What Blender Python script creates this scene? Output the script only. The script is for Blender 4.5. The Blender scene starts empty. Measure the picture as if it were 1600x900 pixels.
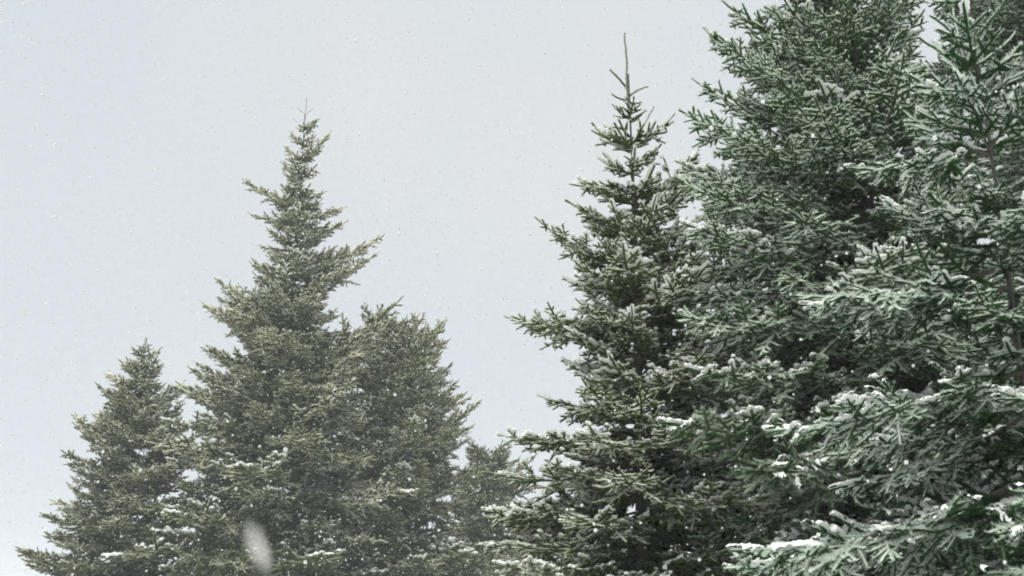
import bpy, math, random
import numpy as np
from mathutils import Vector

R = math.radians
scene = bpy.context.scene
C = scene.collection

# ------------------------------------------------------------------ camera
F_PX = 1715.0                       # focal length in pixels of a 1600 px wide frame
PITCH = R(17.8)
CAM_Z = 1.6
cam_d = bpy.data.cameras.new('camera')
cam_d.sensor_width = 36.0
cam_d.lens = 36.0 * F_PX / 1600.0
cam_d.clip_start = 0.05
cam_d.clip_end = 2000
cam = bpy.data.objects.new('camera', cam_d)
C.objects.link(cam)
cam.location = (0, 0, CAM_Z)
cam.rotation_euler = (R(90) + PITCH, 0, 0)
scene.camera = cam

# ------------------------------------------------------------------ sky and sun
SUN_EL, SUN_AZ = R(68), R(-140)      # azimuth from +Y towards +X
world = bpy.data.worlds.new('World')
scene.world = world
world.use_nodes = True
nt = world.node_tree
nt.nodes.clear()
wo = nt.nodes.new('ShaderNodeOutputWorld')
bg = nt.nodes.new('ShaderNodeBackground')
sky = nt.nodes.new('ShaderNodeTexSky')
sky.sky_type = 'NISHITA'
sky.sun_disc = False
sky.sun_elevation = SUN_EL
sky.sun_rotation = SUN_AZ
sky.air_density = 1.0
sky.dust_density = 4.0
sky.ozone_density = 1.0
mixw = nt.nodes.new('ShaderNodeMix'); mixw.data_type = 'RGBA'
tcw = nt.nodes.new('ShaderNodeTexCoord')
nzw = nt.nodes.new('ShaderNodeTexNoise')
nzw.inputs['Scale'].default_value = 1.6
nzw.inputs['Detail'].default_value = 3
crw = nt.nodes.new('ShaderNodeValToRGB')
crw.color_ramp.elements[0].position = 0.25
crw.color_ramp.elements[1].position = 0.75
crw.color_ramp.elements[0].color = (4.9, 5.52, 6.22, 1)
crw.color_ramp.elements[1].color = (5.96, 6.16, 6.26, 1)
nt.links.new(tcw.outputs['Generated'], nzw.inputs['Vector'])
nt.links.new(nzw.outputs['Fac'], crw.inputs['Fac'])
mixw.inputs['Factor'].default_value = 0.96          # the cloud cover over the clear sky
nt.links.new(sky.outputs['Color'], mixw.inputs['A'])
nt.links.new(crw.outputs['Color'], mixw.inputs['B'])
nt.links.new(mixw.outputs['Result'], bg.inputs['Color'])
bg.inputs['Strength'].default_value = 0.05
nt.links.new(bg.outputs['Background'], wo.inputs['Surface'])

sun_d = bpy.data.lights.new('sun', 'SUN')
sun_d.energy = 1.5
sun_d.angle = R(50)
sun_d.color = (1.0, 0.96, 0.90)
sun = bpy.data.objects.new('sun', sun_d)
C.objects.link(sun)
sd = Vector((math.sin(SUN_AZ) * math.cos(SUN_EL), math.cos(SUN_AZ) * math.cos(SUN_EL), math.sin(SUN_EL)))
sun.rotation_euler = sd.to_track_quat('Z', 'Y').to_euler()
sun.location = (0, 0, 40)

scene.view_settings.view_transform = 'Standard'
scene.view_settings.look = 'None'
scene.view_settings.exposure = 1.33
scene.view_settings.gamma = 1.0
scene.view_settings.use_curve_mapping = False
scene.render.engine = 'CYCLES'
scene.cycles.pixel_filter_type = 'BLACKMAN_HARRIS'
scene.cycles.filter_width = 1.9
scene.cycles.use_denoising = True
scene.cycles.use_adaptive_sampling = True
scene.cycles.adaptive_threshold = 0.035
scene.cycles.adaptive_min_samples = 16
scene.cycles.max_bounces = 3
scene.cycles.diffuse_bounces = 2
scene.cycles.transmission_bounces = 3
scene.cycles.volume_bounces = 1
scene.render.resolution_x = 1024
scene.render.resolution_y = 576


# ------------------------------------------------------------------ helpers
def at(px, py, depth):
    """world point seen at pixel (px, py) of the 1600x900 photograph at horizontal depth (m)"""
    dx, dy = (px - 800) / F_PX, (450 - py) / F_PX
    y = math.cos(PITCH) - math.sin(PITCH) * dy
    z = math.sin(PITCH) + math.cos(PITCH) * dy
    k = depth / y
    return Vector((dx * k, depth, CAM_Z + z * k))


def mesh_np(name, verts, tris, mats=(), mat_idx=None, frost=None, smooth=False):
    me = bpy.data.meshes.new(name)
    v = np.asarray(verts, dtype=np.float32).reshape(-1, 3)
    t = np.asarray(tris, dtype=np.int32).reshape(-1, 3)
    me.vertices.add(len(v)); me.vertices.foreach_set('co', v.ravel())
    me.loops.add(t.size); me.loops.foreach_set('vertex_index', t.ravel())
    me.polygons.add(len(t))
    me.polygons.foreach_set('loop_start', np.arange(0, t.size, 3, dtype=np.int32))
    me.polygons.foreach_set('loop_total', np.full(len(t), 3, dtype=np.int32))
    for m in mats:
        me.materials.append(m)
    if mat_idx is not None:
        me.polygons.foreach_set('material_index', np.asarray(mat_idx, dtype=np.int32))
    if frost is not None:
        a = me.attributes.new('frost', 'FLOAT', 'POINT')
        a.data.foreach_set('value', np.asarray(frost, dtype=np.float32))
    me.polygons.foreach_set('use_smooth', np.full(len(t), smooth, dtype=bool))
    me.update(calc_edges=True)
    return me


def obj(name, data, parent=None, loc=(0, 0, 0), rot=(0, 0, 0), scale=1.0):
    o = bpy.data.objects.new(name, data)
    C.objects.link(o)
    o.parent = parent
    o.location = loc
    o.rotation_euler = rot
    o.scale = (scale, scale, scale) if not isinstance(scale, tuple) else scale
    return o


# ------------------------------------------------------------------ materials
def new_mat(name):
    m = bpy.data.materials.new(name)
    m.use_nodes = True
    m.node_tree.nodes.clear()
    return m, m.node_tree.nodes, m.node_tree.links


def snow_material(name='snow', through=0.25, k=1.0):
    m, n, l = new_mat(name)
    out = n.new('ShaderNodeOutputMaterial')
    d = n.new('ShaderNodeBsdfDiffuse'); d.inputs['Color'].default_value = (0.85 * k, 0.88 * k, 0.83 * k, 1)
    t = n.new('ShaderNodeBsdfTranslucent'); t.inputs['Color'].default_value = (0.84 * k, 0.85 * k, 0.83 * k, 1)
    mx = n.new('ShaderNodeMixShader'); mx.inputs[0].default_value = through
    nz = n.new('ShaderNodeTexNoise'); nz.inputs['Scale'].default_value = 90
    tc = n.new('ShaderNodeTexCoord')
    bp = n.new('ShaderNodeBump'); bp.inputs['Strength'].default_value = 0.5; bp.inputs['Distance'].default_value = 0.01
    l.new(tc.outputs['Object'], nz.inputs['Vector'])
    l.new(nz.outputs['Fac'], bp.inputs['Height'])
    l.new(bp.outputs['Normal'], d.inputs['Normal'])
    l.new(d.outputs[0], mx.inputs[1]); l.new(t.outputs[0], mx.inputs[2])
    l.new(mx.outputs[0], out.inputs['Surface'])
    return m


def needle_material(name, dark, light, frost_gain, frost_off, frost_col=(0.74, 0.80, 0.76, 1)):
    m, n, l = new_mat(name)
    out = n.new('ShaderNodeOutputMaterial')
    at_ = n.new('ShaderNodeAttribute'); at_.attribute_name = 'frost'
    oi = n.new('ShaderNodeObjectInfo')
    ge = n.new('ShaderNodeNewGeometry')
    nz = n.new('ShaderNodeTexNoise'); nz.inputs['Scale'].default_value = 3.2; nz.inputs['Detail'].default_value = 4
    l.new(ge.outputs['Position'], nz.inputs['Vector'])
    # colour: varies from bough to bough and in patches
    ad = n.new('ShaderNodeMath'); ad.operation = 'ADD'
    l.new(oi.outputs['Random'], ad.inputs[0]); l.new(nz.outputs['Fac'], ad.inputs[1])
    hf = n.new('ShaderNodeMath'); hf.operation = 'MULTIPLY'; hf.inputs[1].default_value = 0.5
    l.new(ad.outputs[0], hf.inputs[0])
    mc = n.new('ShaderNodeMix'); mc.data_type = 'RGBA'
    mc.inputs['A'].default_value = dark; mc.inputs['B'].default_value = light
    l.new(hf.outputs[0], mc.inputs['Factor'])
    # frost: attribute * gain + off + patchiness
    fm = n.new('ShaderNodeMath'); fm.operation = 'MULTIPLY_ADD'
    fm.inputs[1].default_value = frost_gain; fm.inputs[2].default_value = frost_off
    l.new(at_.outputs['Fac'], fm.inputs[0])
    pm = n.new('ShaderNodeMath'); pm.operation = 'MULTIPLY_ADD'
    pm.inputs[1].default_value = 1.2; pm.inputs[2].default_value = -0.62
    l.new(nz.outputs['Fac'], pm.inputs[0])
    ex = n.new('ShaderNodeMath'); ex.operation = 'MULTIPLY'        # frost scaled per bough, painting in bright tops and dark lower boughs
    l.new(fm.outputs[0], ex.inputs[0]); l.new(oi.outputs['Color'], ex.inputs[1])
    fs = n.new('ShaderNodeMath'); fs.operation = 'ADD'; fs.use_clamp = True
    l.new(ex.outputs[0], fs.inputs[0]); l.new(pm.outputs[0], fs.inputs[1])
    mf = n.new('ShaderNodeMix'); mf.data_type = 'RGBA'
    mf.inputs['B'].default_value = frost_col
    l.new(fs.outputs[0], mf.inputs['Factor']); l.new(mc.outputs['Result'], mf.inputs['A'])
    p = n.new('ShaderNodeBsdfPrincipled')
    p.inputs['Roughness'].default_value = 0.65
    p.inputs['Specular IOR Level'].default_value = 0.1
    l.new(mf.outputs['Result'], p.inputs['Base Color'])
    t = n.new('ShaderNodeBsdfTranslucent')
    l.new(mf.outputs['Result'], t.inputs['Color'])
    mx = n.new('ShaderNodeMixShader'); mx.inputs[0].default_value = 0.32
    l.new(p.outputs[0], mx.inputs[1]); l.new(t.outputs[0], mx.inputs[2])
    l.new(mx.outputs[0], out.inputs['Surface'])
    return m


def bark_material(name, c0, c1):
    m, n, l = new_mat(name)
    out = n.new('ShaderNodeOutputMaterial')
    p = n.new('ShaderNodeBsdfPrincipled'); p.inputs['Roughness'].default_value = 0.9
    tc = n.new('ShaderNodeTexCoord')
    nz = n.new('ShaderNodeTexNoise'); nz.inputs['Scale'].default_value = 22; nz.inputs['Detail'].default_value = 5
    mc = n.new('ShaderNodeMix'); mc.data_type = 'RGBA'
    mc.inputs['A'].default_value = c0; mc.inputs['B'].default_value = c1
    bp = n.new('ShaderNodeBump'); bp.inputs['Strength'].default_value = 0.7; bp.inputs['Distance'].default_value = 0.02
    l.new(tc.outputs['Object'], nz.inputs['Vector'])
    l.new(nz.outputs['Fac'], mc.inputs['Factor']); l.new(nz.outputs['Fac'], bp.inputs['Height'])
    l.new(mc.outputs['Result'], p.inputs['Base Color']); l.new(bp.outputs['Normal'], p.inputs['Normal'])
    l.new(p.outputs[0], out.inputs['Surface'])
    return m


SNOW = snow_material()
FLAKE = snow_material('snowflakes', 0.6, 0.95)
BARK = bark_material('bark', (0.028, 0.024, 0.02, 1), (0.095, 0.085, 0.075, 1))
TWIG = bark_material('twig_bark', (0.045, 0.038, 0.025, 1), (0.10, 0.09, 0.065, 1))
NEEDLE = {
    'olive': needle_material('needles_olive', (0.014, 0.038, 0.009, 1), (0.080, 0.108, 0.024, 1), 1.6, -0.18, (0.84, 0.82, 0.63, 1)),
    'mid': needle_material('needles_yellow_green', (0.014, 0.042, 0.007, 1), (0.082, 0.122, 0.026, 1), 2.0, -0.28, (0.78, 0.82, 0.68, 1)),
    'green': needle_material('needles_green', (0.009, 0.034, 0.007, 1), (0.048, 0.115, 0.024, 1), 2.2, -0.28, (0.73, 0.82, 0.69, 1)),
    'frost': needle_material('needles_frosted', (0.010, 0.036, 0.010, 1), (0.040, 0.102, 0.028, 1), 2.5, -0.50, (0.75, 0.84, 0.73, 1)),
}


# ------------------------------------------------------------------ ground
def ground_material():
    m, n, l = new_mat('snowy_meadow')
    out = n.new('ShaderNodeOutputMaterial')
    p = n.new('ShaderNodeBsdfPrincipled'); p.inputs['Roughness'].default_value = 0.9
    tc = n.new('ShaderNodeTexCoord')
    n1 = n.new('ShaderNodeTexNoise'); n1.inputs['Scale'].default_value = 0.9; n1.inputs['Detail'].default_value = 8
    n2 = n.new('ShaderNodeTexNoise'); n2.inputs['Scale'].default_value = 14; n2.inputs['Detail'].default_value = 6
    g = n.new('ShaderNodeMix'); g.data_type = 'RGBA'
    g.inputs['A'].default_value = (0.035, 0.045, 0.018, 1); g.inputs['B'].default_value = (0.12, 0.10, 0.055, 1)
    cr = n.new('ShaderNodeValToRGB')
    cr.color_ramp.elements[0].position = 0.33; cr.color_ramp.elements[1].position = 0.45
    sm = n.new('ShaderNodeMix'); sm.data_type = 'RGBA'
    sm.inputs['B'].default_value = (0.82, 0.84, 0.84, 1)
    bp = n.new('ShaderNodeBump'); bp.inputs['Strength'].default_value = 0.6; bp.inputs['Distance'].default_value = 0.05
    l.new(tc.outputs['Object'], n1.inputs['Vector']); l.new(tc.outputs['Object'], n2.inputs['Vector'])
    l.new(n2.outputs['Fac'], g.inputs['Factor']); l.new(n1.outputs['Fac'], cr.inputs['Fac'])
    l.new(cr.outputs['Color'], sm.inputs['Factor']); l.new(g.outputs['Result'], sm.inputs['A'])
    l.new(sm.outputs['Result'], p.inputs['Base Color']); l.new(n2.outputs['Fac'], bp.inputs['Height'])
    l.new(bp.outputs['Normal'], p.inputs['Normal']); l.new(p.outputs[0], out.inputs['Surface'])
    return m


def ground():
    N = 150
    rng = np.random.RandomState(3)
    u = np.linspace(-1, 1, N)
    g = np.sign(u) * (np.abs(u) ** 2.2) * 300
    X, Y = np.meshgrid(g, g + 12, indexing='ij')
    Z = np.zeros_like(X)
    for k in range(14):
        a = rng.uniform(0, 6.28); w = rng.uniform(0.25, 2.2)
        Z += 0.05 / w * np.sin(w * (X * math.cos(a) + Y * math.sin(a)) + rng.uniform(0, 6.28)) * np.exp(-(X**2 + (Y-12)**2) / 60**2)
    v = np.stack([X, Y, Z - 0.05], -1).reshape(-1, 3)
    i, j = np.meshgrid(np.arange(N - 1), np.arange(N - 1), indexing='ij')
    a = (i * N + j).ravel(); b = a + N; c = b + 1; d = a + 1
    t = np.concatenate([np.stack([a, b, c], -1), np.stack([a, c, d], -1)])
    o = obj('ground', mesh_np('ground', v, t, [ground_material()], smooth=True))
    o['kind'] = 'structure'
ground()


# ------------------------------------------------------------------ conifer boughs
def norm(v):
    return v / (np.linalg.norm(v) + 1e-9)


class BoughBuilder:
    """grows one bough along +X (Z up): woody axis, side twigs, needles, snow lumps"""
    def __init__(self, seed, tip, droop):
        self.tip, self.droop = tip, droop
        self.rng = np.random.RandomState(seed)
        self.wood = []          # (points, r0, r1)
        self.runs = []          # (points, needle density factor)

    def curve(self, p, d, length, bend_up, wob):
        n = max(3, int(length / 0.05) + 1)
        pts = [np.array(p)]
        d = norm(np.array(d))
        st = length / (n - 1)
        drift = self.rng.normal(0, wob, 3)
        for i in range(n - 1):
            d = norm(d + np.array([0, 0, bend_up * st]) + drift * st + self.rng.normal(0, 0.035, 3))
            pts.append(pts[-1] + d * st)
        return np.array(pts)

    def grow(self, p, d, length, order, bare, vmax):
        rng = self.rng
        if order == 0:
            # gentle sag, tip turning up
            n = max(6, int(length / 0.05) + 1)
            st = length / (n - 1)
            yaw = 0.0; pts = [np.array([0.0, 0, 0])]
            yw = rng.normal(0, 0.12)
            sag = rng.uniform(9, 17)
            for i in range(n - 1):
                s = i / (n - 1)
                pit = R(-sag + 2 * sag * s + rng.normal(0, 2))
                yaw += yw * st / length + rng.normal(0, 0.025)
                pts.append(pts[-1] + st * np.array([math.cos(pit) * math.cos(yaw), math.sin(yaw), math.sin(pit)]))
            pts = np.array(pts)
        else:
            pts = self.curve(p, d, length, 0.5 if order == 1 else 0.9, 0.9)
        r0 = 0.0022 + 0.0085 * length if order == 0 else 0.0018 + 0.006 * length
        self.wood.append((pts, r0, 0.0014))
        # needles on the outer part
        k0 = int(bare * (len(pts) - 1))
        self.runs.append((pts[k0:], order))
        if order >= (2 if self.tip < 0.065 else 3) or length < 0.075:
            return
        # side twigs
        seg = np.linalg.norm(np.diff(pts, axis=0), axis=1)
        cum = np.concatenate([[0], np.cumsum(seg)])
        tot = cum[-1]
        spacing = (0.046, 0.040, 0.044)[order]
        s = (0.10 * length if order == 0 else 0.16 * length) + rng.uniform(0, spacing)
        first = (self.tip, 0.040, 0.034)[order]
        while s < tot - first:
            for side in ((-1, 1, 0) if order == 0 else (-1, 1)):
                if side == 0 and rng.rand() < 0.72:
                    continue
                if rng.rand() < (0.06, 0.14, 0.30)[order]:
                    continue
                ss = min(tot - 0.02, max(0.02, s + rng.uniform(-0.3, 0.3) * spacing))
                i = int(np.searchsorted(cum, ss)) - 1
                i = max(0, min(i, len(pts) - 2))
                f = (ss - cum[i]) / seg[i]
                q = pts[i] * (1 - f) + pts[i + 1] * f
                t = norm(pts[i + 1] - pts[i])
                up = np.array([0, 0, 1.0])
                lat0 = norm(np.cross(up, t))
                nrm = np.cross(t, lat0)
                lat = lat0 * side
                if side == 0:                       # a twig off the upper or under side
                    lat = nrm * (-1 if rng.rand() < 0.6 else 1)
                    nrm = lat0
                ang = R(rng.normal(54, 8) if order == 0 else rng.normal(55, 10))
                tilt = rng.normal(-self.droop, 0.24) if order == 0 else rng.normal(-0.4 * self.droop, 0.34)
                dd = norm(t * math.cos(ang) + (lat * math.cos(tilt) + nrm * math.sin(tilt)) * math.sin(ang))
                rem = tot - ss
                ll = (0.50, 0.40, 0.30)[order] * rem * rng.uniform(0.6, 1.1)
                if order == 0:
                    ll *= min(1.0, 0.55 + 1.1 * ss / tot)
                    ll = min(ll, vmax) * (0.55 if side == 0 else 1) + 0.04
                else:
                    ll = min(ll, 0.085) + 0.018
                self.grow(q, dd, ll, order + 1, 0.0 if ss > 0.35 * tot or order else 0.30, vmax)
            s += spacing * rng.uniform(0.8, 1.2)


def tubes(runs, sides, up=None):
    V, T = [], []
    base = 0
    for pts, r0, r1 in runs:
        n = len(pts)
        tg = np.gradient(pts, axis=0)
        tg /= np.linalg.norm(tg, axis=1)[:, None] + 1e-9
        ref = np.tile(np.array([0.12, 0.21, 0.97]), (n, 1))
        ref[np.abs(tg[:, 2]) > 0.9] = (0.95, 0.2, 0.1)
        a = np.cross(tg, ref); a /= np.linalg.norm(a, axis=1)[:, None] + 1e-9
        b = np.cross(tg, a)
        rad = np.linspace(r0, r1, n)
        for k in range(sides):
            ph = 2 * math.pi * k / sides
            rdir = a * math.cos(ph) + b * math.sin(ph)
            V.append(pts + rdir * rad[:, None])
            if up is not None:
                up.append(rdir[:, 2])
        idx = base + np.arange(sides)[:, None] * n + np.arange(n)[None, :]
        nx = np.roll(idx, -1, axis=0)
        A, B, Cc, D = idx[:, :-1], idx[:, 1:], nx[:, 1:], nx[:, :-1]
        T.append(np.stack([A, B, Cc], -1).reshape(-1, 3))
        T.append(np.stack([A, Cc, D], -1).reshape(-1, 3))
        e = idx[:, -1]
        T.append(np.stack([np.full(sides - 2, e[0]), e[1:-1], e[2:]], -1))
        base += sides * n
    return np.concatenate(V), np.concatenate(T)


def needles(runs, rng, per_m, nlen, nwid):
    P, TG, TP = [], [], []
    for pts, order in runs:
        seg = np.diff(pts, axis=0)
        ln = np.linalg.norm(seg, axis=1)
        tot = ln.sum()
        if tot < 1e-4:
            continue
        k = max(20, int(tot * per_m))
        s = np.sort(rng.rand(k)) * tot
        s[-14:] = tot
        cum = np.concatenate([[0], np.cumsum(ln)])
        i = np.clip(np.searchsorted(cum, s) - 1, 0, len(seg) - 1)
        f = (s - cum[i]) / ln[i]
        P.append(pts[i] + seg[i] * f[:, None])
        TG.append(seg[i] / ln[i][:, None])
        TP.append(s / tot)
    P = np.concatenate(P); TG = np.concatenate(TG); TP = np.concatenate(TP)
    n = len(P)
    rd = rng.normal(0, 1, (n, 3)) + np.array([0, 0, 0.35])
    rd -= TG * (rd * TG).sum(1)[:, None]
    rd /= np.linalg.norm(rd, axis=1)[:, None] + 1e-9
    fw = np.where(TP > 0.999, rng.uniform(0.2, 2.0, n), 0.40 * rng.uniform(0.4, 1.6, n))
    dr = rd + TG * fw[:, None] + np.array([0, 0, 0.12])
    dr /= np.linalg.norm(dr, axis=1)[:, None]
    sd_ = np.cross(dr, rng.normal(0, 1, (n, 3)))
    sd_ /= np.linalg.norm(sd_, axis=1)[:, None] + 1e-9
    ln = nlen * rng.uniform(0.7, 1.25, n)
    w = nwid * rng.uniform(0.8, 1.2, n) * 0.5
    V = np.empty((n, 3, 3))
    V[:, 0] = P + sd_ * w[:, None]
    V[:, 1] = P - sd_ * w[:, None]
    V[:, 2] = P + dr * ln[:, None]
    fr = np.clip(0.46 + 0.50 * rd[:, 2] + rng.normal(0, 0.16, n), 0, 1.2)
    frost = np.stack([fr * 0.65, fr * 0.65, fr * 1.15], -1)      # needle tips catch most of the snow
    return V.reshape(-1, 3), np.arange(n * 3).reshape(-1, 3), frost.ravel()


def snow_pads(runs, rng, L, cover):
    """a lacy sheet of snow draped over the upper side of the outer sprays"""
    P = []
    for pts, order in runs:
        seg = np.linalg.norm(np.diff(pts, axis=0), axis=1).sum()
        m = max(2, int(seg / 0.010))
        ii = np.linspace(0, len(pts) - 1, m)
        P.append(np.stack([np.interp(ii, np.arange(len(pts)), pts[:, k]) for k in range(3)], -1))
    P = np.concatenate(P)
    P = P[P[:, 0] > 0.22 * L]
    st = 0.0080
    x0, y0 = P[:, 0].min() - 0.02, P[:, 1].min() - 0.02
    nx = int((P[:, 0].max() + 0.02 - x0) / st) + 1; ny = int((P[:, 1].max() + 0.02 - y0) / st) + 1
    Z = np.full((nx, ny), -9.0)
    rr = 0.019
    ci = ((P[:, 0] - x0) / st); cj = ((P[:, 1] - y0) / st)
    for di in range(-3, 4):
        for dj in range(-3, 4):
            i = np.round(ci).astype(int) + di; j = np.round(cj).astype(int) + dj
            d2 = ((i - ci) ** 2 + (j - cj) ** 2) * st * st
            ok = (d2 < rr * rr) & (i >= 0) & (j >= 0) & (i < nx) & (j < ny)
            np.maximum.at(Z, (i[ok], j[ok]), P[ok, 2] + 0.004 + 0.85 * np.sqrt(rr * rr - d2[ok]))
    X, Y = np.meshgrid(x0 + np.arange(nx) * st, y0 + np.arange(ny) * st, indexing='ij')
    nzf = np.zeros_like(X)
    for _ in range(12):
        w = rng.uniform(12, 60); an = rng.uniform(0, 6.28)
        nzf += np.sin(w * (X * math.cos(an) + Y * math.sin(an)) + rng.uniform(0, 6.28)) * (14 / w) ** 0.5
    zs = Z[Z > -5]
    high = (Z - np.median(zs)) / (zs.std() + 1e-6)            # the highest twigs hold most
    keep = nzf * 0.55 + 0.5 * high + rng.normal(0, 0.15, X.shape) > np.quantile((nzf * 0.55 + 0.5 * high)[Z > -5], 1 - cover)
    good = (Z > -5) & keep
    X = X + rng.normal(0, 0.0020, X.shape); Y = Y + rng.normal(0, 0.0020, X.shape); Z = Z + rng.normal(0, 0.0024, X.shape)
    q = good[:-1, :-1] & good[1:, :-1] & good[1:, 1:] & good[:-1, 1:]
    zz = np.stack([Z[:-1, :-1], Z[1:, :-1], Z[1:, 1:], Z[:-1, 1:]])
    q &= (zz.max(0) - zz.min(0)) < 0.016
    i, j = np.nonzero(q)
    if len(i) < 8:
        return None
    ida = i * ny + j; idb = ida + ny; idc = idb + 1; idd = ida + 1
    T = np.concatenate([np.stack([ida, idb, idc], -1), np.stack([ida, idc, idd], -1)])
    V = np.stack([X, Y, Z], -1).reshape(-1, 3)
    u, inv = np.unique(T.ravel(), return_inverse=True)
    return V[u], inv.reshape(-1, 3)


LENGTHS = (0.10, 0.17, 0.27, 0.40, 0.58, 0.82, 1.12)
LIB = {}
STAT = {'tris': 0}


def make_bough_mesh(species, L, variant, seed):
    b = BoughBuilder(seed, min(0.3 * L, {'olive': 0.07, 'mid': 0.10, 'green': 0.10, 'frost': 0.06}[species]), {'olive': 0.1, 'mid': 0.15, 'green': 0.2, 'frost': 0.3}[species])
    vmax = 0.07 + 0.28 * min(L, 1.2)
    b.grow((0, 0, 0), (1, 0, 0), L, 0, 0.0 if L < 0.35 else 0.28, vmax)
    main = b.wood[0][0]
    end = main[-1]
    # turn and scale so that the tip lies on +X at exactly L
    yaw = -math.atan2(end[1], end[0]); pit = math.atan2(end[2], math.hypot(end[0], end[1]))
    cz, sz, cp, sp = math.cos(yaw), math.sin(yaw), math.cos(pit), math.sin(pit)
    M = np.array([[cp, 0, sp], [0, 1, 0], [-sp, 0, cp]]) @ np.array([[cz, -sz, 0], [sz, cz, 0], [0, 0, 1]])
    k = L / np.linalg.norm(end)
    wood = [((p @ M.T) * k, r0, r1) for p, r0, r1 in b.wood]
    runs = [((p @ M.T) * k, o) for p, o in b.runs]
    wv, wt = tubes(wood[:1], 6)
    ups = []
    cr = {'olive': 0.0078, 'mid': 0.0072, 'green': 0.0072, 'frost': 0.0054}[species]
    core = [(p, cr, cr * 0.85) for p, o in runs]       # the dense inner needles round each twig
    tv, tt = tubes(core, 5, ups)
    tv = tv + b.rng.normal(0, 0.0018, tv.shape)
    cfr = np.clip(0.30 + 0.50 * np.concatenate(ups) + b.rng.normal(0, 0.15, len(tv)), 0, 1)
    per_m, nl, nw = {'olive': (330, 0.0180, 0.0056), 'mid': (440, 0.0172, 0.0046), 'green': (480, 0.0172, 0.0044), 'frost': (860, 0.0168, 0.0034)}[species]
    nv, ntr, fr = needles(runs, b.rng, per_m, nl, nw)
    V = np.concatenate([wv, tv, nv])
    T = np.concatenate([wt, tt + len(wv), ntr + len(wv) + len(tv)])
    mi = np.concatenate([np.zeros(len(wt), int), np.ones(len(tt) + len(ntr), int)])
    frost = np.concatenate([np.zeros(len(wv)), cfr, fr])
    inner = np.clip((V[:, 0] / L - 0.18) / 0.45, 0, 1)          # snow thins toward the trunk, which also paints in the crown's shaded inside
    frost = frost * (0.15 + 0.85 * inner)
    me = mesh_np('bough_%s_%.2f_%d' % (species, L, variant), V, T, [TWIG, NEEDLE[species]], mi, frost)
    STAT['tris'] += len(T)
    sn = None
    if L > 0.25:
        r = snow_pads(runs, b.rng, L, {'olive': 0.30, 'mid': 0.5, 'green': 0.46, 'frost': 0.34}[species] * b.rng.uniform(0.5, 1.4))
        if r:
            sn = mesh_np('snow_%s_%.2f_%d' % (species, L, variant), r[0], r[1], [SNOW], smooth=True)
            STAT['tris'] += len(r[1])
    return me, sn


sd0 = 11
for sp_ in ('olive', 'mid', 'green', 'frost'):
    for L_ in LENGTHS:
        LIB[(sp_, L_)] = [make_bough_mesh(sp_, L_, v, sd0 + v + int(L_ * 1000) + hash_) for v in range(4)
                          for hash_ in ({'olive': 0, 'mid': 2500, 'green': 5000, 'frost': 9000}[sp_],)]


for sp_ in ('olive', 'mid', 'green', 'frost'):
    for L_ in (0.12, 0.2, 0.3):
        LIB[(sp_, 'shoot', L_)] = []
        for v in range(3):
            r_ = np.random.RandomState(int(L_ * 100) + v)
            m_ = 9
            p_ = np.stack([np.linspace(0, L_, m_), np.cumsum(r_.normal(0, 0.002, m_)), np.cumsum(r_.normal(0, 0.002, m_)) + 0.06 * L_ * np.linspace(-1, 1, m_) ** 2 - 0.06 * L_], -1)
            u_ = []
            wv_, wt_ = tubes([(p_, 0.0075, 0.005)], 5, u_)
            nv_, nt_, fr_ = needles([(p_, 0)], r_, 520, 0.0165, 0.0045)
            LIB[(sp_, 'shoot', L_)].append(mesh_np('shoot_%s' % sp_, np.concatenate([wv_, nv_]), np.concatenate([wt_, nt_ + len(wv_)]),
                                                   [NEEDLE[sp_]], None, np.concatenate([np.clip(0.25 + 0.5 * np.concatenate(u_), 0, 1), fr_])))


def make_leader(species, L, seed):
    rng = np.random.RandomState(seed)
    n = 14
    pts = np.stack([np.cumsum(np.concatenate([[0], rng.normal(0, 0.003, n - 1)])),
                    np.cumsum(np.concatenate([[0], rng.normal(0, 0.003, n - 1)])), np.linspace(0, L, n)], -1)
    wv, wt = tubes([(pts, 0.010, 0.005)], 5)
    nv, ntr, fr = needles([(pts, 0)], rng, 650, 0.0155, 0.0042)
    return mesh_np('leader_shoot', np.concatenate([wv, nv]), np.concatenate([wt, ntr + len(wv)]), [TWIG, NEEDLE[species]],
                   np.ones(len(wt) + len(ntr), int), np.concatenate([np.full(len(wv), 0.3), fr]))


def trunk_mesh(H, r_base, seed):
    rng = np.random.RandomState(seed)
    n, sides = 40, 10
    z = np.linspace(-0.25, H, n)
    pts = np.stack([0.012 * np.sin(z * 1.3 + seed), 0.012 * np.cos(z * 1.1 + seed), z], -1)
    V, T = [], []
    for i in range(n):
        r = max(0.006, r_base * (1 - z[i] / H) ** 0.9) * (1 + 0.35 * math.exp(-max(z[i], 0) / 0.25))
        for k in range(sides):
            a = 2 * math.pi * k / sides
            rr = r * (1 + rng.normal(0, 0.05))
            V.append(pts[i] + np.array([math.cos(a) * rr, math.sin(a) * rr, 0]))
    for i in range(n - 1):
        for k in range(sides):
            a = i * sides + k; b = i * sides + (k + 1) % sides
            T += [(a, b, b + sides), (a, b + sides, a + sides)]
    return mesh_np('trunk', V, T, [BARK], smooth=True)


def put_shoot(tree, species, rng, z, az, pitch, length):
    L = min((0.12, 0.2, 0.3), key=lambda q: abs(math.log(q / length)))
    s = length / L
    return obj('shoot', LIB[(species, 'shoot', L)][rng.randrange(3)], tree, (0, 0, z), (rng.uniform(0, 6.28), -pitch, az), (s, 1, 1))


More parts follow.
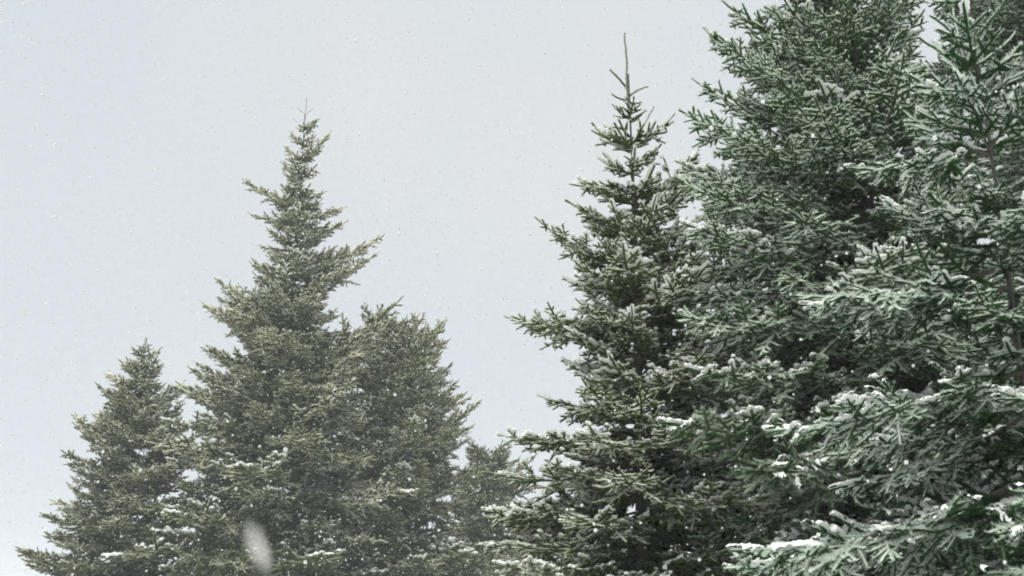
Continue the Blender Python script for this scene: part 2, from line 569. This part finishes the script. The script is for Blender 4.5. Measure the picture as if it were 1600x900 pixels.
def put_bough(tree, species, rng, z, az, pitch, length, axis_off, snowy, e=1.0, fat=1.0, slim=1.0):
    L = min(LENGTHS, key=lambda q: abs(math.log(q * fat / length)))
    me, sn = LIB[(species, L)][rng.randrange(4)]
    s = length / L
    b = obj('bough', me, tree, (axis_off[0], axis_off[1], z), (rng.gauss(0, R(5)), -pitch, az),
            (s, s * (1 if rng.random() < 0.5 else -1) * rng.uniform(0.9, 1.12) * slim, s * rng.uniform(0.9, 1.1)))
    e *= rng.uniform(0.75, 1.2)
    b.color = (e, e, e, 1)
    if sn and rng.random() < snowy:
        obj('snow', sn, b)['kind'] = 'stuff'
    return b


def interp(tab, y):
    if y <= tab[0][0]:
        return tab[0][1:]
    for a, b in zip(tab, tab[1:]):
        if y <= b[0]:
            f = (y - a[0]) / (b[0] - a[0])
            return tuple(p + (q - p) * f for p, q in zip(a[1:], b[1:]))
    return tab[-1][1:]


def spruce(label, tip, depth, profile, species, seed, pitches, marks=(), leader=0.5, r_base=0.13,
           whorl=0.20, per=6, fill=6, snowy=0.6, low=1.0, jitter=(0.72, 1.06), top_gap=None, open_top=0.6, fat=1.0, frost_light=(1.2, 0.5), fill_k=(0.45, 0.92), slim=0.8):
    """tip: pixel of the leader's end; profile rows: (pixel y, left reach px, right reach px);
    pitches: (fraction from the top, degrees); marks: single boughs by the pixel of their tip and their rise in degrees"""
    rng = random.Random(seed)
    top = at(tip[0], tip[1], depth)
    tree = bpy.data.objects.new('spruce_tree', None)
    C.objects.link(tree)
    tree.location = (top.x, depth, 0)
    tree.empty_display_size = 0.3
    tree['label'] = label
    tree['category'] = 'tree'
    tree['group'] = 'snow dusted spruces'
    H = top.z
    obj('trunk', trunk_mesh(H - leader * 0.8, r_base, seed), tree)
    obj('leader_shoot', make_leader(species, leader + 0.25, seed), tree, (0, 0, H - leader - 0.25))
    ppm = lambda z: None
    # profile in metres, by the height where a bough's TIP is seen
    prof = []
    for y, rl, rr in profile:
        p0 = at(tip[0], y, depth)
        pl = at(tip[0] - rl, y, depth); pr = at(tip[0] + rr, y, depth)
        prof.append((H - p0.z, p0.x - pl.x, pr.x - p0.x))
    pit = [(f * H, a) for f, a in pitches]
    n = 0
    # marked boughs
    for mx, my, rise, *plain in marks:
        e = at(mx, my, depth)
        hx = e.x - top.x
        toward = rng.uniform(-0.30, 0.30) * abs(hx)
        hl = math.hypot(hx, toward)
        zt = e.z - hl * math.tan(R(rise))
        if plain:
            put_shoot(tree, species, rng, zt, math.atan2(toward, hx), R(rise), hl / math.cos(R(rise)))
        else:
            put_bough(tree, species, rng, zt, math.atan2(toward, hx), R(rise), hl / math.cos(R(rise)), (0, 0), snowy,
                      frost_light[0] + (frost_light[1] - frost_light[0]) * min(1.0, (H - zt) / max(0.5, H - 1.6)), fat, slim)
        n += 1
    # whorls
    d = leader if top_gap is None else top_gap
    az0 = rng.uniform(0, 6.28)
    while d < H - low:
        def one(dz, az, k):
            (a,) = interp(pit, dz)
            a += rng.gauss(0, 6)
            # the tip sits higher or lower than the root: look the reach up at the tip's height
            rl, rr = interp(prof, dz)
            for _ in range(2):
                c = math.cos(az)
                reach = (rl * (1 - c) + rr * (1 + c)) / 2
                dt = max(0.0, dz - reach * math.tan(R(a)))
                rl, rr = interp(prof, dt)
            c = math.cos(az)
            reach = (rl * (1 - c) + rr * (1 + c)) / 2 * k
            length = max(0.09, reach / math.cos(R(a)))
            vis = min(1.0, dz / max(0.5, H - 1.6))
            put_bough(tree, species, rng, H - dz, az, R(a), length, (0, 0), snowy, (frost_light[0] + (frost_light[1] - frost_light[0]) * vis ** (frost_light[2] if len(frost_light) > 2 else 0.75)) * (0.4 + 0.6 * min(1, k / 0.85)), fat)  # frost drops with height and on short inner boughs: light gradient painted in
        m = per if d > open_top else max(3, per - 2)
        for i in range(m):
            one(d + rng.uniform(-0.04, 0.04), az0 + 6.283 * i / m + rng.gauss(0, 0.16), rng.uniform(*jitter))
            n += 1
        if d > 0.2:
            for i in range(fill if d > open_top else min(1, fill)):
                one(d + rng.uniform(0.03, whorl), rng.uniform(0, 6.28), rng.uniform(*fill_k))
                n += 1
        az0 += 0.55 + rng.uniform(-0.2, 0.2)
        d += whorl * rng.uniform(0.85, 1.15)
    print('TREE', label, 'H %.1f boughs %d' % (H, n), 'reach', [tuple(round(q, 2) for q in r) for r in prof][-1])
    return tree


PIT_UP = [(0, 58), (0.06, 45), (0.15, 30), (0.35, 20), (0.55, 6), (0.75, -12), (1, -22)]

# the tall one in the left half
spruce('tall olive spruce with slim pointed tip in the left half, tallest of the hazy trees', (478, 152), 21.0,
       [(152, 5, 5), (190, 13, 15), (240, 26, 27), (290, 42, 40), (350, 46, 46), (380, 46, 56), (420, 60, 62), (470, 112, 80),
        (520, 118, 108), (560, 135, 130), (630, 155, 160), (720, 200, 200), (900, 260, 250)],
       'olive', 101, PIT_UP, r_base=0.10, leader=0.50, whorl=0.38, per=7, fill=3, snowy=0.6, open_top=1.9, top_gap=0.78, fat=1.75, jitter=(0.7, 1.15), frost_light=(3.1, 0.05), slim=0.6,
       marks=[(466, 168, 45, 1), (490, 170, 45, 1), (458, 185, 48, 1), (499, 180, 48), (444, 228, 42), (517, 205, 50), (452, 205, 45), (440, 262, 40), (382, 286, 24), (384, 325, 18), (400, 378, 12),
              (540, 320, 16), (545, 348, 14), (600, 360, 28), (594, 398, 24), (332, 430, 26), (306, 460, 24), (390, 408, 30),
              (318, 535, 24), (308, 568, 22), (325, 548, 26), (296, 592, 20), (350, 500, 28), (340, 445, 24), (314, 470, 20), (344, 492, 24), (300, 578, 20), (286, 612, 16), (365, 520, 26), (610, 515, 28), (618, 488, 30), (632, 474, 32), (280, 600, 20), (300, 640, 14)])
# the low one at the far left
spruce('low conical olive spruce nearest the left edge of the picture', (227, 528), 22.0,
       [(528, 6, 6), (570, 35, 35), (600, 60, 60), (655, 95, 95), (700, 95, 110), (760, 115, 130), (820, 140, 150), (880, 180, 170), (1000, 200, 190)],
       'olive', 202, PIT_UP, r_base=0.10, leader=0.46, whorl=0.34, per=7, fill=4, snowy=0.8, fat=1.7, jitter=(0.7, 1.12), frost_light=(2.6, 0.2),
       marks=[(122, 655, 26), (162, 612, 28), (112, 745, 18), (92, 792, 14), (42, 857, 12), (290, 595, 30), (200, 575, 40), (256, 568, 40)])
# the broad one leaning out behind the tall one
spruce('broad olive spruce with blunt top just behind and right of the tall hazy one', (618, 494), 22.6,
       [(494, 12, 14), (512, 34, 44), (536, 56, 78), (560, 80, 92), (600, 95, 112), (640, 112, 130), (700, 130, 140), (760, 140, 158), (900, 190, 225)],
       'olive', 303, PIT_UP, r_base=0.07, leader=0.30, whorl=0.34, per=7, fill=5, snowy=0.8, fat=1.8, jitter=(0.75, 1.08), frost_light=(2.5, 0.15),
       marks=[(667, 508, 55), (704, 527, 32), (708, 568, 34), (752, 632, 26), (742, 660, 24), (608, 506, 45), (690, 545, 34), (730, 612, 28)])
# a far one in the gap
spruce('small pale spruce far back in the gap beside the long-leadered tree', (768, 700), 28.0,
       [(700, 10, 10), (720, 45, 50), (760, 80, 95), (800, 100, 120), (950, 150, 160)],
       'olive', 404, PIT_UP, r_base=0.10, leader=0.4, whorl=0.36, per=6, fill=5, snowy=0.8, fat=1.9)
# the one with the long bare leader
spruce('green spruce with long bare leader shoot standing right of the open sky gap', (978, 55), 6.4,
       [(55, 5, 5), (120, 12, 12), (190, 36, 40), (280, 70, 80), (350, 100, 125), (440, 105, 165), (500, 130, 190), (560, 125, 215),
        (640, 150, 200), (700, 205, 220), (760, 250, 230), (900, 310, 260)],
       'mid', 505, [(0, 52), (0.08, 44), (0.2, 34), (0.35, 22), (0.5, 6), (0.62, -8), (0.75, -20), (1, -30)],
       r_base=0.06, leader=0.36, whorl=0.20, per=6, fill=6, snowy=0.8, top_gap=0.62, open_top=1.5, frost_light=(3.0, 0.6),
       marks=[(954, 112, 52, 1), (1010, 135, 36, 1), (957, 150, 14, 1), (1000, 158, 20, 1), (968, 175, 35, 1), (996, 182, 30, 1), (926, 185, 40), (926, 202, 24, 1), (1022, 165, 62, 1), (1052, 182, 38), (960, 225, 30), (1020, 238, 25),
              (935, 250, 25), (1045, 300, 30), (1108, 262, 30), (1090, 300, 26), (1105, 340, 22), (1088, 380, 18), (1030, 268, 36), (905, 330, 26),
              (1096, 222, 40), (892, 278, 14), (884, 315, 26), (836, 348, 28), (880, 440, 12), (790, 495, 6), (800, 505, 2),
              (842, 618, 8), (780, 690, 0), (765, 745, -2), (752, 790, -5), (745, 850, -8), (790, 820, -6), (1065, 270, 30)])
# the biggest
spruce('biggest green spruce right of centre, its top cut by the frame', (1285, -380), 5.9,
       [(-380, 8, 8), (-300, 50, 50), (-200, 90, 90), (-100, 125, 120), (0, 150, 130), (60, 150, 120), (130, 195, 150), (190, 230, 190),
        (300, 290, 230), (420, 320, 260), (600, 350, 300), (900, 400, 330)],
       'green', 606, [(0, 55), (0.1, 42), (0.25, 30), (0.4, 16), (0.55, -2), (0.72, -20), (1, -32)],
       r_base=0.11, leader=0.5, whorl=0.25, per=7, fill=4, snowy=0.5, frost_light=(4.0, 0.05, 0.5),
       jitter=(0.82, 1.12),
       marks=[(1065, 262, 14), (1048, 292, 12), (1060, 318, 8), (1072, 352, 6), (1095, 300, 10), (1085, 330, 6), (1050, 380, 4), (1070, 450, 0), (1040, 520, -4), (1128, 8, 30), (1100, 42, 30), (1108, 86, 26), (1083, 122, 26), (1056, 188, 22), (1085, 262, 10), (1062, 232, 18)])
# a lower one standing in behind the pair
spruce('dark green spruce standing back between the long-leadered tree and the biggest one', (1122, 300), 8.6,
       [(300, 6, 6), (340, 30, 30), (420, 70, 80), (520, 100, 120), (640, 130, 150), (900, 190, 220)],
       'green', 1010, [(0, 50), (0.15, 34), (0.4, 16), (0.6, 0), (1, -22)],
       r_base=0.07, leader=0.3, whorl=0.22, per=7, fill=4, snowy=0.35, frost_light=(0.9, 0.15), fat=1.1)
# the one at the back right
spruce('dark spruce at the back in the top right corner behind the frosted one', (1600, -460), 7.8,
       [(-460, 8, 8), (-300, 80, 80), (-100, 160, 160), (0, 290, 200), (60, 275, 220), (120, 230, 240), (300, 270, 270), (900, 400, 400)],
       'green', 707, [(0, 55), (0.1, 42), (0.25, 30), (0.4, 18), (0.55, 6), (0.75, -8), (1, -18)],
       r_base=0.11, leader=0.5, whorl=0.22, per=7, fill=5, snowy=0.4, frost_light=(1.6, 0.1),
       marks=[(1440, 22, 20), (1452, 62, 16), (1425, 92, 12), (1468, 0, 25), (1445, -20, 26), (1470, 48, 18)])
# the frosted one in front
spruce('heavily frosted young spruce in front on the right with upright pale shoots', (1500, -70), 3.9,
       [(-70, 8, 8), (0, 55, 55), (100, 90, 90), (200, 130, 120), (270, 190, 140), (330, 150, 150), (470, 280, 180), (560, 250, 190),
        (690, 330, 220), (860, 390, 240), (1000, 420, 260)],
       'frost', 808, [(0, 58), (0.08, 48), (0.2, 38), (0.32, 16), (0.45, -6), (0.6, -20), (1, -32)],
       r_base=0.030, leader=0.2, whorl=0.32, per=6, fill=7, fill_k=(0.22, 0.5), snowy=0.85, frost_light=(2.2, 0.75),
       marks=[(1452, 28, 52, 1), (1565, 8, 48, 1), (1487, 18, 80, 1), (1440, 55, 32, 1), (1580, 62, 35, 1), (1470, 95, 55, 1), (1558, 112, 42, 1),
              (1545, 38, 60, 1), (1425, 110, 30), (1575, 150, 38), (1326, 262, -6), (1440, 165, 30), (1236, 464, -8), (1260, 470, -4), (1176, 690, -14),
              (1300, 705, -16), (1310, 760, -20), (1125, 868, -14), (1160, 880, -16), (1590, 100, 45)])
# the one mostly out of frame
spruce('frosted spruce outside the right edge, only bough tips reaching into frame', (1810, 230), 3.1,
       [(230, 8, 8), (400, 110, 110), (620, 190, 200), (780, 225, 240), (1000, 290, 300)],
       'frost', 909, [(0, 55), (0.15, 40), (0.3, 20), (0.5, 0), (0.7, -10), (1, -18)],
       r_base=0.04, leader=0.3, whorl=0.24, per=5, fill=1, snowy=0.9,
       marks=[(1556, 776, -8), (1540, 895, -14), (1586, 628, 6)])


# ------------------------------------------------------------------ falling snow
def flakes(rng, cen, size):
    """irregular little eight-sided flakes"""
    n = len(cen)
    d = np.array([[1, 0, 0], [-1, 0, 0], [0, 1, 0], [0, -1, 0], [0, 0, 1], [0, 0, -1]], float)
    A = rng.normal(0, 1, (n, 3, 3))
    Q, _ = np.linalg.qr(A)
    sc = size[:, None] * rng.uniform(0.7, 1.15, (n, 3))
    pts = (d[None] * sc[:, None, :]) * rng.uniform(0.85, 1.15, (n, 6, 1))
    pts = np.einsum('nij,nkj->nki', Q, pts) + cen[:, None, :]
    f = np.array([[0, 2, 4], [2, 1, 4], [1, 3, 4], [3, 0, 4], [2, 0, 5], [1, 2, 5], [3, 1, 5], [0, 3, 5]])
    T = (np.arange(n)[:, None, None] * 6 + f[None]).reshape(-1, 3)
    return pts.reshape(-1, 3), T


rng = np.random.RandomState(77)
n = 48000
cen = np.stack([rng.uniform(-6, 6, n), rng.uniform(0.8, 16, n), rng.uniform(0, 9, n)], -1)
cen = cen[np.linalg.norm(cen - np.array([0, 0, CAM_Z]), axis=1) > 2.4]
size = np.minimum(0.0078, 0.0044 * np.exp(rng.normal(0, 0.5, len(cen))))
fv, ft = flakes(rng, cen, size)
fl = obj('falling_snow', mesh_np('falling_snow', fv, ft, [FLAKE]))
fl['label'] = 'small white snowflakes falling through the air in front of the trees'
fl['category'] = 'snow'
fl['kind'] = 'stuff'

# soft volume standing in for an out-of-focus snowflake near the lens
def blurred_flake():
    V, T = [], []
    nu, nv = 14, 20
    for i in range(nu + 1):
        th = math.pi * i / nu
        for k in range(nv):
            ph = 2 * math.pi * k / nv
            V.append((math.sin(th) * math.cos(ph), math.sin(th) * math.sin(ph), math.cos(th)))
    for i in range(nu):
        for k in range(nv):
            a, b = i * nv + k, i * nv + (k + 1) % nv
            T += [(a, a + nv, b + nv), (a, b + nv, b)]
    m, nn, l = new_mat('powder_snow')
    out = nn.new('ShaderNodeOutputMaterial')
    vol = nn.new('ShaderNodeVolumePrincipled')
    vol.inputs['Color'].default_value = (0.99, 0.975, 0.93, 1)
    tc = nn.new('ShaderNodeTexCoord')
    nz = nn.new('ShaderNodeTexNoise'); nz.inputs['Scale'].default_value = 1.6; nz.inputs['Detail'].default_value = 2
    ln = nn.new('ShaderNodeVectorMath'); ln.operation = 'LENGTH'
    fo = nn.new('ShaderNodeMath'); fo.operation = 'SUBTRACT'; fo.inputs[0].default_value = 1.15; fo.use_clamp = True
    sb = nn.new('ShaderNodeMath'); sb.operation = 'MULTIPLY_ADD'; sb.inputs[1].default_value = 0.5
    pw = nn.new('ShaderNodeMath'); pw.operation = 'POWER'; pw.inputs[1].default_value = 1.3
    mu = nn.new('ShaderNodeMath'); mu.operation = 'MULTIPLY'; mu.inputs[1].default_value = 15.0
    l.new(tc.outputs['Object'], nz.inputs['Vector']); l.new(tc.outputs['Object'], ln.inputs[0])
    l.new(nz.outputs['Fac'], sb.inputs[0]); l.new(ln.outputs['Value'], sb.inputs[2])
    l.new(sb.outputs[0], fo.inputs[1])
    l.new(fo.outputs[0], pw.inputs[0]); l.new(pw.outputs[0], mu.inputs[0])
    l.new(mu.outputs[0], vol.inputs['Density'])
    l.new(vol.outputs[0], out.inputs['Volume'])
    pf = obj('snow_puff', mesh_np('snow_puff', V, T, [m]), None, at(404, 856, 6.0), (0, R(-24), 0), (0.088, 0.088, 0.20))
    pf['label'] = 'soft pale slanted puff of powder snow falling near the bottom edge between left trees'
    pf['category'] = 'snow'
blurred_flake()

# ------------------------------------------------------------------ the hazy winter air
def haze():
    x0, x1, y0, y1, z0, z1 = -320, 320, -310, 330, -2.0, 14.5
    v = [(x, y, z) for z in (z0, z1) for y in (y0, y1) for x in (x0, x1)]
    q = [(0, 2, 3, 1), (4, 5, 7, 6), (0, 1, 5, 4), (2, 6, 7, 3), (0, 4, 6, 2), (1, 3, 7, 5)]
    me = bpy.data.meshes.new('haze'); me.from_pydata(v, [], q); me.update()
    m, nn, l = new_mat('haze_air')
    out = nn.new('ShaderNodeOutputMaterial')
    pv_ = nn.new('ShaderNodeVolumePrincipled')
    pv_.inputs['Color'].default_value = (0.96, 0.97, 0.97, 1)
    pv_.inputs['Density'].default_value = 0.0024
    pv_.inputs['Anisotropy'].default_value = 0.0
    l.new(pv_.outputs[0], out.inputs['Volume'])
    me.materials.append(m)
    o = obj('haze', me)
    o['kind'] = 'stuff'
    o['label'] = 'thin pale winter haze filling the air'
haze()
print('LIB TRIS', STAT['tris'], 'ALL', sum(len(m.polygons) for m in bpy.data.meshes))
